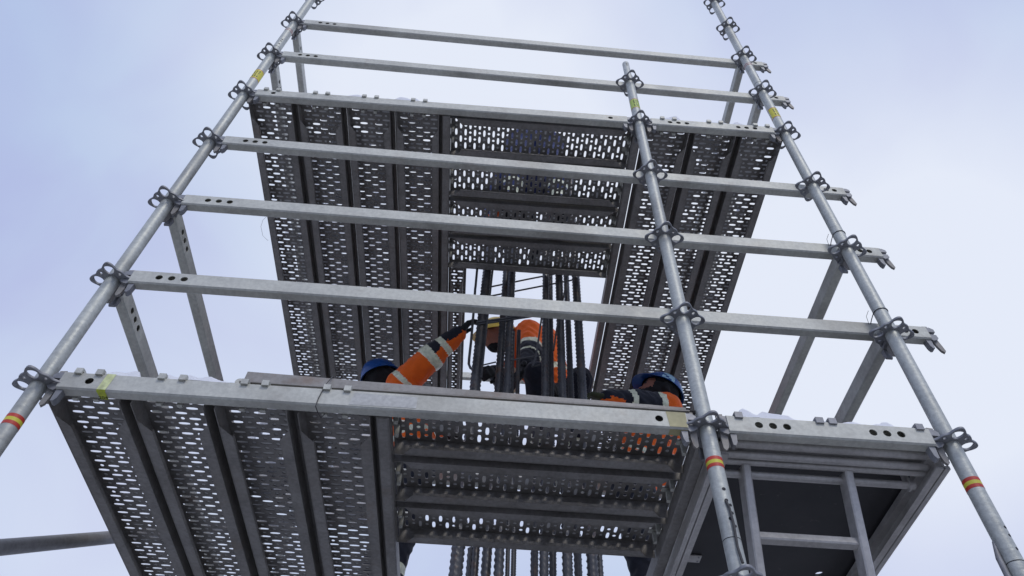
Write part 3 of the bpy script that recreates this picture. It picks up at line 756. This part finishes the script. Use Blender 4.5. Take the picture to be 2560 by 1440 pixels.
rod('leaning stirrup rod in front of the stooping worker’s arm', [(1356, 780), (1346, 850), (1340, 890), (1331, 917), (1350, 912)], [0.99] * 5, 0.005)
rod('leaning stirrup rod high among the crowded bars', [(1428, 640), (1418, 690), (1408, 748), (1392, 820), (1384, 876)], [1.0] * 5, 0.0045)
rod('short stirrup rod low beside the pair of thick bars', [(1206, 913), (1240, 905)], (1.03, 1.03), 0.004)

# ---------------------------------------------------------------- snow
def snow_ridge(mb, xa, xb, y0, y1, z, hmax, seed, step=0.012):
    n_ = max(3, int((xb - xa) / step)); rows_ = 6; vs = []
    for i in range(n_ + 1):
        x = xa + (xb - xa) * i / n_; edge = min(1, min(i, n_ - i) / 3)
        h = 1.25 * hmax * edge * max(0.06, (vnoise(x + seed, seed, 9) * 0.6 + vnoise(x, seed * 2, 31) * 0.4 - 0.22) * 1.5)
        yo = (vnoise(x, seed * 3, 25) - .5) * 0.006
        for k in range(rows_):
            t_ = k / (rows_ - 1); prof = math.sin(PI * (0.08 + 0.84 * t_)) ** 0.6 if 0 < k < rows_ - 1 else 0
            vs.append((x, y0 + yo + (y1 - y0) * t_, z + h * prof))
    fs = [(i * rows_ + k, i * rows_ + k + 1, (i + 1) * rows_ + k + 1, (i + 1) * rows_ + k) for i in range(n_) for k in range(rows_ - 1)]
    mb.add(vs, fs, 0)
zt0 = ZO + LH / 2 + 0.001
s0, s2 = SNOW[0], SNOW[2]
for xa, xb, h, sd_ in ((0.07, 0.30, 0.045, 1), (0.30, 0.57, 0.03, 2), (2.08, 2.30, 0.055, 3), (2.30, 2.50, 0.022, 4), (2.50, 2.60, 0.075, 5), (2.60, 2.69, 0.02, 6)):
    snow_ridge(s0, xa, xb, -0.012, 0.019, zt0, h, sd_)
for xa, xb, h, sd_ in ((0.10, 0.42, 0.02, 7), (0.42, 0.95, 0.05, 8), (0.80, 0.90, 0.075, 9), (1.08, 1.12, 0.045, 10), (2.08, 2.24, 0.075, 11), (2.24, 2.68, 0.05, 12)):
    snow_ridge(s2, xa, xb, -0.012, 0.019, 2 + zt0, h, sd_)
# trickles on top of the angle bar and the crosswise planks
for k in range(14):
    xx = 1.1 + 0.062 * k; snow_ridge(s0, xx, xx + random.uniform(.02, .05), 0.035, 0.055, 0.0555, random.uniform(.01, .05), 20 + k, 0.006)
for lev, nm in ((0, 'lower'), (2, 'upper')):
    o = SNOW[lev].obj('snow', ['snow', 'thin']); tag(o, 'patchy snow and ice lying on the %s platform' % nm, 'snow', kind='stuff')

# ---------------------------------------------------------------- people
def surfnet(V, org, h):
    ins = V < 0; nx, ny, nz_ = V.shape
    cnt = np.zeros((nx - 1, ny - 1, nz_ - 1), np.int32)
    for a in (0, 1):
        for b in (0, 1):
            for c in (0, 1): cnt += ins[a:nx - 1 + a, b:ny - 1 + b, c:nz_ - 1 + c]
    mask = (cnt > 0) & (cnt < 8); I = np.argwhere(mask)
    acc = np.zeros((len(I), 3)); num = np.zeros(len(I))
    cs = [(a, b, c) for a in (0, 1) for b in (0, 1) for c in (0, 1)]
    for i, p in enumerate(cs):
        for q in cs[i + 1:]:
            if sum(abs(p[k] - q[k]) for k in range(3)) != 1: continue
            va = V[I[:, 0] + p[0], I[:, 1] + p[1], I[:, 2] + p[2]]; vb = V[I[:, 0] + q[0], I[:, 1] + q[1], I[:, 2] + q[2]]
            s_ = (va < 0) != (vb < 0); t_ = np.where(s_, va / np.where(s_, va - vb, 1), 0)
            pt = np.array(p)[None] + t_[:, None] * (np.array(q) - np.array(p))[None]
            acc += pt * s_[:, None]; num += s_
    P = org + (I + acc / num[:, None]) * h
    ids = -np.ones(mask.shape, np.int64); ids[mask] = np.arange(len(I))
    F = []
    for ax in range(3):
        o1, o2 = [k for k in range(3) if k != ax]
        sl0 = [slice(None)] * 3; sl1 = [slice(None)] * 3; sl0[ax] = slice(0, -1); sl1[ax] = slice(1, None)
        A = ins[tuple(sl0)]; B = ins[tuple(sl1)]
        E = np.argwhere(A != B)
        E = E[(E[:, o1] > 0) & (E[:, o2] > 0) & (E[:, o1] < V.shape[o1] - 1) & (E[:, o2] < V.shape[o2] - 1)]
        def cid(d1, d2):
            q = E.copy(); q[:, o1] -= d1; q[:, o2] -= d2; return ids[q[:, 0], q[:, 1], q[:, 2]]
        f = np.stack([cid(1, 1), cid(0, 1), cid(0, 0), cid(1, 0)], 1)
        fl = A[E[:, 0], E[:, 1], E[:, 2]]
        if ax == 1: fl = ~fl
        f[~fl] = f[~fl][:, ::-1]; F.append(f)
    return P, np.concatenate(F)

def sdf_mesh(prims, h, name, matfn, mats, k=0.03, wrinkle=0.0, smooth_iter=1):
    """prims: (tag, p0, p1, r0, r1)"""
    A = np.array([p[1] for p in prims], float); B = np.array([p[2] for p in prims], float)
    R0_ = np.array([p[3] for p in prims]); R1_ = np.array([p[4] for p in prims]); mr = max(R0_.max(), R1_.max()) + 4 * h
    lo = np.minimum(A, B).min(0) - mr; hi = np.maximum(A, B).max(0) + mr
    n_ = np.ceil((hi - lo) / h).astype(int) + 1
    gx, gy, gz = (lo[i] + np.arange(n_[i]) * h for i in range(3))
    V = np.full(n_, 1.0)
    def dist(X_, Y_, Z_, a, b, r0, r1):
        ab = b - a; L2 = max(ab @ ab, 1e-9)
        t_ = np.clip(((X_ - a[0]) * ab[0] + (Y_ - a[1]) * ab[1] + (Z_ - a[2]) * ab[2]) / L2, 0, 1)
        return np.sqrt((X_ - a[0] - t_ * ab[0]) ** 2 + (Y_ - a[1] - t_ * ab[1]) ** 2 + (Z_ - a[2] - t_ * ab[2]) ** 2) - (r0 + (r1 - r0) * t_), t_
    for a, b, r0, r1 in zip(A, B, R0_, R1_):
        m_ = max(r0, r1) + 3 * k + 3 * h
        i0 = np.maximum(0, np.floor((np.minimum(a, b) - m_ - lo) / h).astype(int)); i1 = np.minimum(n_, np.ceil((np.maximum(a, b) + m_ - lo) / h).astype(int) + 1)
        s_ = tuple(slice(i0[q], i1[q]) for q in range(3))
        X_, Y_, Z_ = np.meshgrid(gx[s_[0]], gy[s_[1]], gz[s_[2]], indexing='ij', sparse=True)
        d, _ = dist(X_, Y_, Z_, a, b, r0, r1); v = V[s_]
        hh = np.clip(0.5 + 0.5 * (v - d) / k, 0, 1)
        V[s_] = v * (1 - hh) + d * hh - k * hh * (1 - hh)
    if wrinkle:
        X_, Y_, Z_ = np.meshgrid(gx, gy, gz, indexing='ij', sparse=True)
        w = np.sin(X_ * 61 + 2.3 * np.sin(Y_ * 37 + Z_ * 23)) * np.sin(Z_ * 71 + 2.1 * np.sin(X_ * 31 - Y_ * 43)) + 0.6 * np.sin(Y_ * 97 + 3 * np.sin(Z_ * 41 + X_ * 29))
        V = V + wrinkle * w
    P, F = surfnet(V, lo, h)
    c = P[F].mean(1); nrm = np.cross(P[F[:, 2]] - P[F[:, 0]], P[F[:, 3]] - P[F[:, 1]]); nrm /= np.maximum(np.linalg.norm(nrm, axis=1, keepdims=True), 1e-9)
    D = []; Tt = []
    for a, b, r0, r1 in zip(A, B, R0_, R1_):
        d, t_ = dist(c[:, 0], c[:, 1], c[:, 2], a, b, r0, r1); D.append(d); Tt.append(t_)
    D = np.array(D); Tt = np.array(Tt); best = D.argmin(0); bt = Tt[best, np.arange(len(c))]
    mi = [matfn(prims[b_][0], t_, nn, cc) for b_, t_, nn, cc in zip(best, bt, nrm, c)]
    me = bpy.data.meshes.new(name); me.from_pydata(P.tolist(), [], F.tolist())
    for q in mats: me.materials.append(M[q])
    me.polygons.foreach_set('material_index', mi); me.polygons.foreach_set('use_smooth', [True] * len(F)); me.update()
    return me

def frame(up, fwd):
    Z = Vector(up).normalized(); F_ = Vector(fwd); F_ = (F_ - Z * F_.dot(Z)).normalized(); X_ = F_.cross(Z)
    return X_, F_, Z                       # right, forward, up

def helmet(parent, center, up, fwd, shell, decal=False):
    X_, F_, Z = frame(up, fwd); c = Vector(center)
    seg, nr = 40, 12
    def pt(a, t_, off=0.0):                # a round, t_ 0 top .. 1 rim
        th = t_ * PI / 2 * 1.02; ca, sa = math.cos(a), math.sin(a)
        rx, ry, rz = 0.106 + off, 0.128 + off, 0.115 + off
        ridge = 0.007 * math.exp(-(sa * 0.138 * math.sin(th) / 0.02) ** 2 * 0) * (1 if abs(math.cos(a)) < 0.22 else 0) * (1 - t_)
        x, y, z = rx * math.sin(th) * ca, ry * math.sin(th) * sa, rz * math.cos(th) + ridge
        return c + X_ * x + F_ * y + Z * z
    mb = MB(); vs = [pt(0, 0)]
    for r in range(1, nr + 1):
        for k in range(seg): vs.append(pt(2 * PI * k / seg, r / nr))
    # brim: outward, with a peak at the front
    for k in range(seg):
        a = 2 * PI * k / seg; pk = 0.014 + 0.042 * max(0, math.sin(a)) ** 3
        p = pt(a, 1.0); d = (X_ * math.cos(a) * 0.8 + F_ * math.sin(a)).normalized(); vs.append(p + d * pk - Z * (0.010 + 0.010 * max(0, math.sin(a))))
    o1 = len(vs)
    for k in range(seg): vs.append(vs[1 + nr * seg + k] - Z * 0.004)
    for k in range(seg): vs.append(pt(2 * PI * k / seg, 1.0, -0.004) - Z * 0.004)
    for k in range(seg): vs.append(pt(2 * PI * k / seg, 0.6, -0.008))
    fs = [(0, 1 + k, 1 + (k + 1) % seg) for k in range(seg)]; ms = [0] * seg
    rings = [1 + r * seg for r in range(nr + 1)] + [o1, o1 + seg, o1 + 2 * seg]
    for ri, (a, b) in enumerate(zip(rings[:-1], rings[1:])):
        for k in range(seg):
            fs.append((a + k, b + k, b + (k + 1) % seg, a + (k + 1) % seg))
            ang = 2 * PI * (k + .5) / seg
            m_ = 1 if ri >= nr + 2 else 0
            if decal and 5 <= ri <= 10 and (math.sin(ang) < -0.75 or abs(math.cos(ang)) > 0.93) and (k * 7 + ri * 3) % 5: m_ = 2
            ms.append(m_)
    fs.append(tuple(o1 + 2 * seg + k for k in range(seg))); ms.append(1)
    mb.add(vs, fs, ms)
    return autosmooth(mb.obj('helmet', [shell, 'helm_in', 'decal'], parent), 50)

def hand_prims(wrist, direction, palm_normal, curl=0.6, side=1, L_=0.185):
    d = Vector(direction).normalized(); n_ = Vector(palm_normal); n_ = (n_ - d * n_.dot(d)).normalized(); s_ = d.cross(n_) * side
    w = Vector(wrist); pr_ = [('h', w - d * 0.04, w + d * 0.01, 0.034, 0.036)]
    for q in (-1.2, -0.4, 0.4, 1.2):
        pr_.append(('h', w + s_ * q * 0.013, w + d * 0.088 + s_ * q * 0.019, 0.020, 0.0155))
    lens = (0.062, 0.076, 0.082, 0.074)
    for q, ln in zip((-1.5, -0.5, 0.5, 1.5), lens):
        p = w + d * 0.09 + s_ * q * 0.0195; ang = 0
        dirv = d
        for j, fr_ in enumerate((0.45, 0.32, 0.23)):
            ang += curl * (0.55, 0.8, 0.6)[j]
            dirv = d * math.cos(ang) + n_ * math.sin(ang); p2 = p + dirv * ln * fr_
            pr_.append(('h', p, p2, 0.0112 - 0.0008 * j, 0.0104 - 0.0008 * j)); p = p2
    p = w + d * 0.025 + s_ * 0.026 + n_ * 0.006; dv = (d * 0.75 + s_ * 0.6 + n_ * 0.35 * curl).normalized()
    p2 = p + dv * 0.042; p3 = p2 + (d * 0.9 + s_ * 0.12 + n_ * 0.5 * curl).normalized() * 0.034
    pr_ += [('h', p, p2, 0.016, 0.0125), ('h', p2, p3, 0.0122, 0.0105)]
    return [(a, tuple(b), tuple(c), e_, f_) for a, b, c, e_, f_ in pr_]

def head_prims(c, up, fwd, neck):
    X_, F_, Z = frame(up, fwd); c = Vector(c)
    P = lambda x, y, z: tuple(c + X_ * x + F_ * y + Z * z)
    return [('head', P(0, -0.02, 0.025), P(0, 0.012, 0.03), 0.088, 0.086), ('head', P(0, 0.035, -0.03), P(0, 0.045, -0.075), 0.066, 0.042),
            ('nose', P(0, 0.094, 0.012), P(0, 0.112, -0.022), 0.008, 0.013), ('head', P(-0.03, 0.072, 0.02), P(0.03, 0.072, 0.02), 0.026, 0.026),
            ('mouth', P(-0.016, 0.083, -0.052), P(0.016, 0.083, -0.052), 0.009, 0.009),
            ('head', P(0.084, -0.005, 0.012), P(0.084, -0.012, -0.02), 0.012, 0.010), ('head', P(-0.084, -0.005, 0.012), P(-0.084, -0.012, -0.02), 0.012, 0.010),
            ('eye', P(0.032, 0.088, 0.018), P(0.033, 0.089, 0.018), 0.0115, 0.0115), ('eye', P(-0.032, 0.088, 0.018), P(-0.033, 0.089, 0.018), 0.0115, 0.0115),
            ('neck', P(0, -0.015, -0.05), neck, 0.058, 0.064)]

BODY = ['orange', 'navy', 'reflect', 'skin', 'black', 'blue_trouser']
def person(label, head, hup, hfwd, neck, chest, hip, shoulders, elbows, wrists, hips, knees, ankles, toes, hands, shell, hood, trousers=1, panels=None, decal=False, glove='glove', face=(-0.03, 0.045, 0.062), drop=0.045):
    t = thing('person', label, 'person', (hip[0], hip[1], min(a[2] for a in ankles) - 0.1))
    inv = t.matrix_world.inverted() if False else Matrix.Translation(-Vector(t.location))
    V_ = lambda p: tuple(Vector(p))
    pr_ = head_prims(head, hup, hfwd, neck)
    ch, hp = Vector(chest), Vector(hip); nk = Vector(neck)
    sh = [Vector(s_) for s_ in shoulders]; ax = (sh[1] - sh[0]).normalized()
    for q in (-0.07, 0.07):
        pr_.append(('torso', V_(ch + ax * q), V_(hp + ax * q * 0.9), 0.118, 0.115))
        pr_.append(('torso', V_(ch + ax * q + (nk - ch) * 0.25), V_(ch + ax * q), 0.10, 0.118))
    pr_.append(('collar', V_(nk - (nk - ch) * 0.25), V_(nk), 0.085, 0.07))
    for i in (0, 1):
        s_, e_, w_ = sh[i], Vector(elbows[i]), Vector(wrists[i])
        pr_.append(('yoke', V_(nk - (nk - ch) * 0.3), V_(s_), 0.075, 0.078))
        pr_.append(('uarm%d' % i, V_(s_), V_(e_), 0.084, 0.074)); pr_.append(('farm%d' % i, V_(e_), V_(w_), 0.072, 0.050))
        h_, k_, a_ = Vector(hips[i]), Vector(knees[i]), Vector(ankles[i])
        pr_.append(('thigh', V_(h_), V_(k_), 0.098, 0.068)); pr_.append(('shin', V_(k_), V_(a_), 0.070, 0.055))
        to = Vector(toes[i]); pr_.append(('boot', V_(a_ - Vector((0, 0, 0.0))), V_(a_ - Vector((0, 0, 0.03))), 0.052, 0.052))
        pr_.append(('boot', V_(a_ - Vector((0, 0, 0.045))), V_(to), 0.044, 0.040))
    pr_.append(('seat', V_(hips[0]), V_(hips[1]), 0.105, 0.105))
    X_, F_, Z = frame(hup, hfwd); hc = Vector(head)
    def matfn(tg, tt, nn, cc):
        if tg in ('head', 'nose', 'mouth', 'eye', 'neck'):
            q = Vector(cc) - hc
            if tg == 'eye': return 4
            if tg == 'neck': return 4 if hood else 3
            if hood: return 3 if (q.dot(F_) > face[2] and face[0] < q.dot(Z) < face[1]) else 4
            return 3 if q.dot(Z) < 0.05 else 4
        if tg in ('thigh', 'shin', 'seat'):
            if tg == 'shin' and (0.42 < tt < 0.52 or 0.66 < tt < 0.76): return 2
            return trousers
        if tg == 'boot': return 4
        if tg in ('torso', 'yoke', 'collar') and trousers == 5: return 5
        if tg == 'torso': return 2 if (0.52 < tt < 0.62) else (1 if tt > 0.9 else 0)
        if tg in ('collar',): return 0
        if tg[1:4] == 'arm' and panels: return panels(tg, tt, Vector(nn), cc)
        if tg.startswith('uarm'): return 2 if 0.80 < tt < 0.98 else 0
        if tg.startswith('farm'): return 2 if 0.35 < tt < 0.52 else (1 if tt > 0.75 else 0)
        return 0
    me = sdf_mesh(pr_, 0.0105 if trousers == 5 else 0.0075, 'body', matfn, BODY, k=0.028, wrinkle=0.0030)
    o = link('body', me, t, inv)
    hc2 = Vector(head) + Z * drop
    hm = helmet(t, hc2, hup, hfwd, shell, decal); hm.matrix_local = inv
    for i, (dr, nm_, cu_) in enumerate(hands):
        gm = sdf_mesh(hand_prims(wrists[i], dr, nm_, cu_, 1 if i else -1), 0.0045, 'glove', lambda *a: 0, [glove], k=0.009, wrinkle=0.0006)
        link('glove', gm, t, inv)
    return t

def panel_reach(tg, tt, nn, cc):
    if tg == 'uarm1':
        if 0.02 < tt < 0.16: return 2
        if tt > 0.86: return 2
        return 0
    if tg == 'farm1':
        if tt < 0.02: return 2
        top = nn.dot(Vector((-0.55, -0.55, 0.55))) > 0.02
        if 0.40 < tt < 0.58: return 2
        return 1 if top else 0
    return 2 if 0.4 < tt < 0.52 else 0
person('worker in blue helmet and orange jacket reaching a gloved hand to the column bars',
       (0.715, 1.52, 1.525), (-0.45, -0.1, 0.9), (0.65, 0.75, 0.25), (0.765, 1.525, 1.43), (0.86, 1.51, 1.22), (0.96, 1.52, 0.95),
       [(0.70, 1.66, 1.40), (0.835, 1.42, 1.425)], [(0.86, 1.74, 1.18), (0.985, 1.335, 1.575)], [(1.08, 1.66, 1.22), (1.128, 1.258, 1.70)],
       [(0.90, 1.60, 0.90), (0.99, 1.45, 0.90)], [(0.86, 1.66, 0.50), (0.965, 1.48, 0.52)], [(0.76, 1.68, 0.135), (0.915, 1.50, 0.135)],
       [(0.90, 1.66, 0.075), (1.04, 1.44, 0.075)],
       [((1, -0.4, 0.1), (0, 0, -1), 0.8), ((0.62, -0.42, 0.66), (0.55, 0.45, -0.55), 0.75)], 'helm_blue', True, 1, panel_reach)

def panel_navy(tg, tt, nn, cc):
    if tg == 'uarm0':
        if tt < 0.22: return 0
        if tt < 0.40: return 2
        return 1
    if tg == 'farm0':
        if 0.12 < tt < 0.34: return 2
        if tt > 0.55 and nn.z < -0.5: return 0
        return 1
    return 0
person('worker in blue helmet with pale decal, navy sleeve held out to the bars',
       (2.335, 1.50, 1.555), (0.42, 0.05, 0.9), (-0.93, -0.15, -0.10), (2.35, 1.53, 1.43), (2.24, 1.54, 1.20), (2.11, 1.55, 0.93),
       [(2.335, 1.41, 1.375), (2.42, 1.67, 1.36)], [(2.14, 1.335, 1.325), (2.30, 1.72, 1.12)], [(1.975, 1.27, 1.285), (2.06, 1.66, 1.15)],
       [(2.09, 1.47, 0.90), (2.17, 1.64, 0.90)], [(2.10, 1.47, 0.50), (2.26, 1.66, 0.50)], [(2.14, 1.50, 0.135), (2.27, 1.68, 0.135)],
       [(2.02, 1.46, 0.075), (2.14, 1.64, 0.075)],
       [((-1, -0.2, 0.05), (0.1, 0.5, -0.8), 0.9), ((-1, -0.3, 0.1), (0, 0, -1), 0.8)], 'helm_blue', True, 1, panel_navy, decal=True, glove='green_glove')

def panel_c(tg, tt, nn, cc):
    if tg == 'uarm0':
        if 0.62 < tt < 0.77: return 2
        if tt >= 0.77: return 1
        return 0
    if tg == 'farm0': return 2 if 0.10 < tt < 0.30 else 1
    if tg == 'uarm1': return 0 if tt < 0.7 else 2
    return 1
person('worker in yellow helmet stooping behind the column bars in orange jacket',
       (1.368, 1.60, 2.075), (-0.22, -0.25, 0.92), (-0.90, -0.35, -0.25), (1.46, 1.64, 2.09), (1.645, 1.69, 2.05), (1.735, 1.76, 1.66),
       [(1.56, 1.56, 2.085), (1.52, 1.80, 2.09)], [(1.57, 1.515, 1.835), (1.44, 1.78, 1.84)], [(1.535, 1.46, 1.70), (1.365, 1.55, 1.70)],
       [(1.69, 1.69, 1.62), (1.79, 1.80, 1.62)], [(1.60, 1.42, 1.58), (1.86, 1.46, 1.60)], [(1.66, 1.78, 1.225), (1.86, 1.80, 1.225)],
       [(1.63, 1.67, 1.170), (1.86, 1.69, 1.170)],
       [((-0.15, -0.1, -1), (-0.8, -0.2, 0), 0.6), ((-0.3, -0.6, -0.5), (-0.6, 0.2, -0.4), 0.9)], 'helm_yellow', True, 1, panel_c, face=(-0.075, 0.03, 0.0), drop=0.022)

person('worker in blue trousers bending over on the upper crosswise planks',
       (1.47, 1.30, 3.02), (0, 0.8, 0.5), (0, 0.5, -0.85), (1.48, 1.16, 3.10), (1.50, 0.98, 3.13), (1.52, 0.72, 2.98),
       [(1.31, 1.08, 3.08), (1.69, 1.08, 3.08)], [(1.28, 1.16, 2.80), (1.72, 1.16, 2.80)], [(1.38, 1.20, 2.58), (1.60, 1.20, 2.58)],
       [(1.43, 0.68, 2.95), (1.61, 0.68, 2.95)], [(1.395, 0.61, 2.53), (1.645, 0.61, 2.53)], [(1.375, 0.66, 2.165), (1.665, 0.66, 2.165)],
       [(1.36, 0.79, 2.103), (1.68, 0.79, 2.103)],
       [((0.3, 0.1, -1), (0, 1, 0), 0.6), ((-0.3, 0.1, -1), (0, 1, 0), 0.6)], 'helm_blue', True, 5, lambda tg, tt, nn, cc: 0 if tg[0] == 'f' else 5)
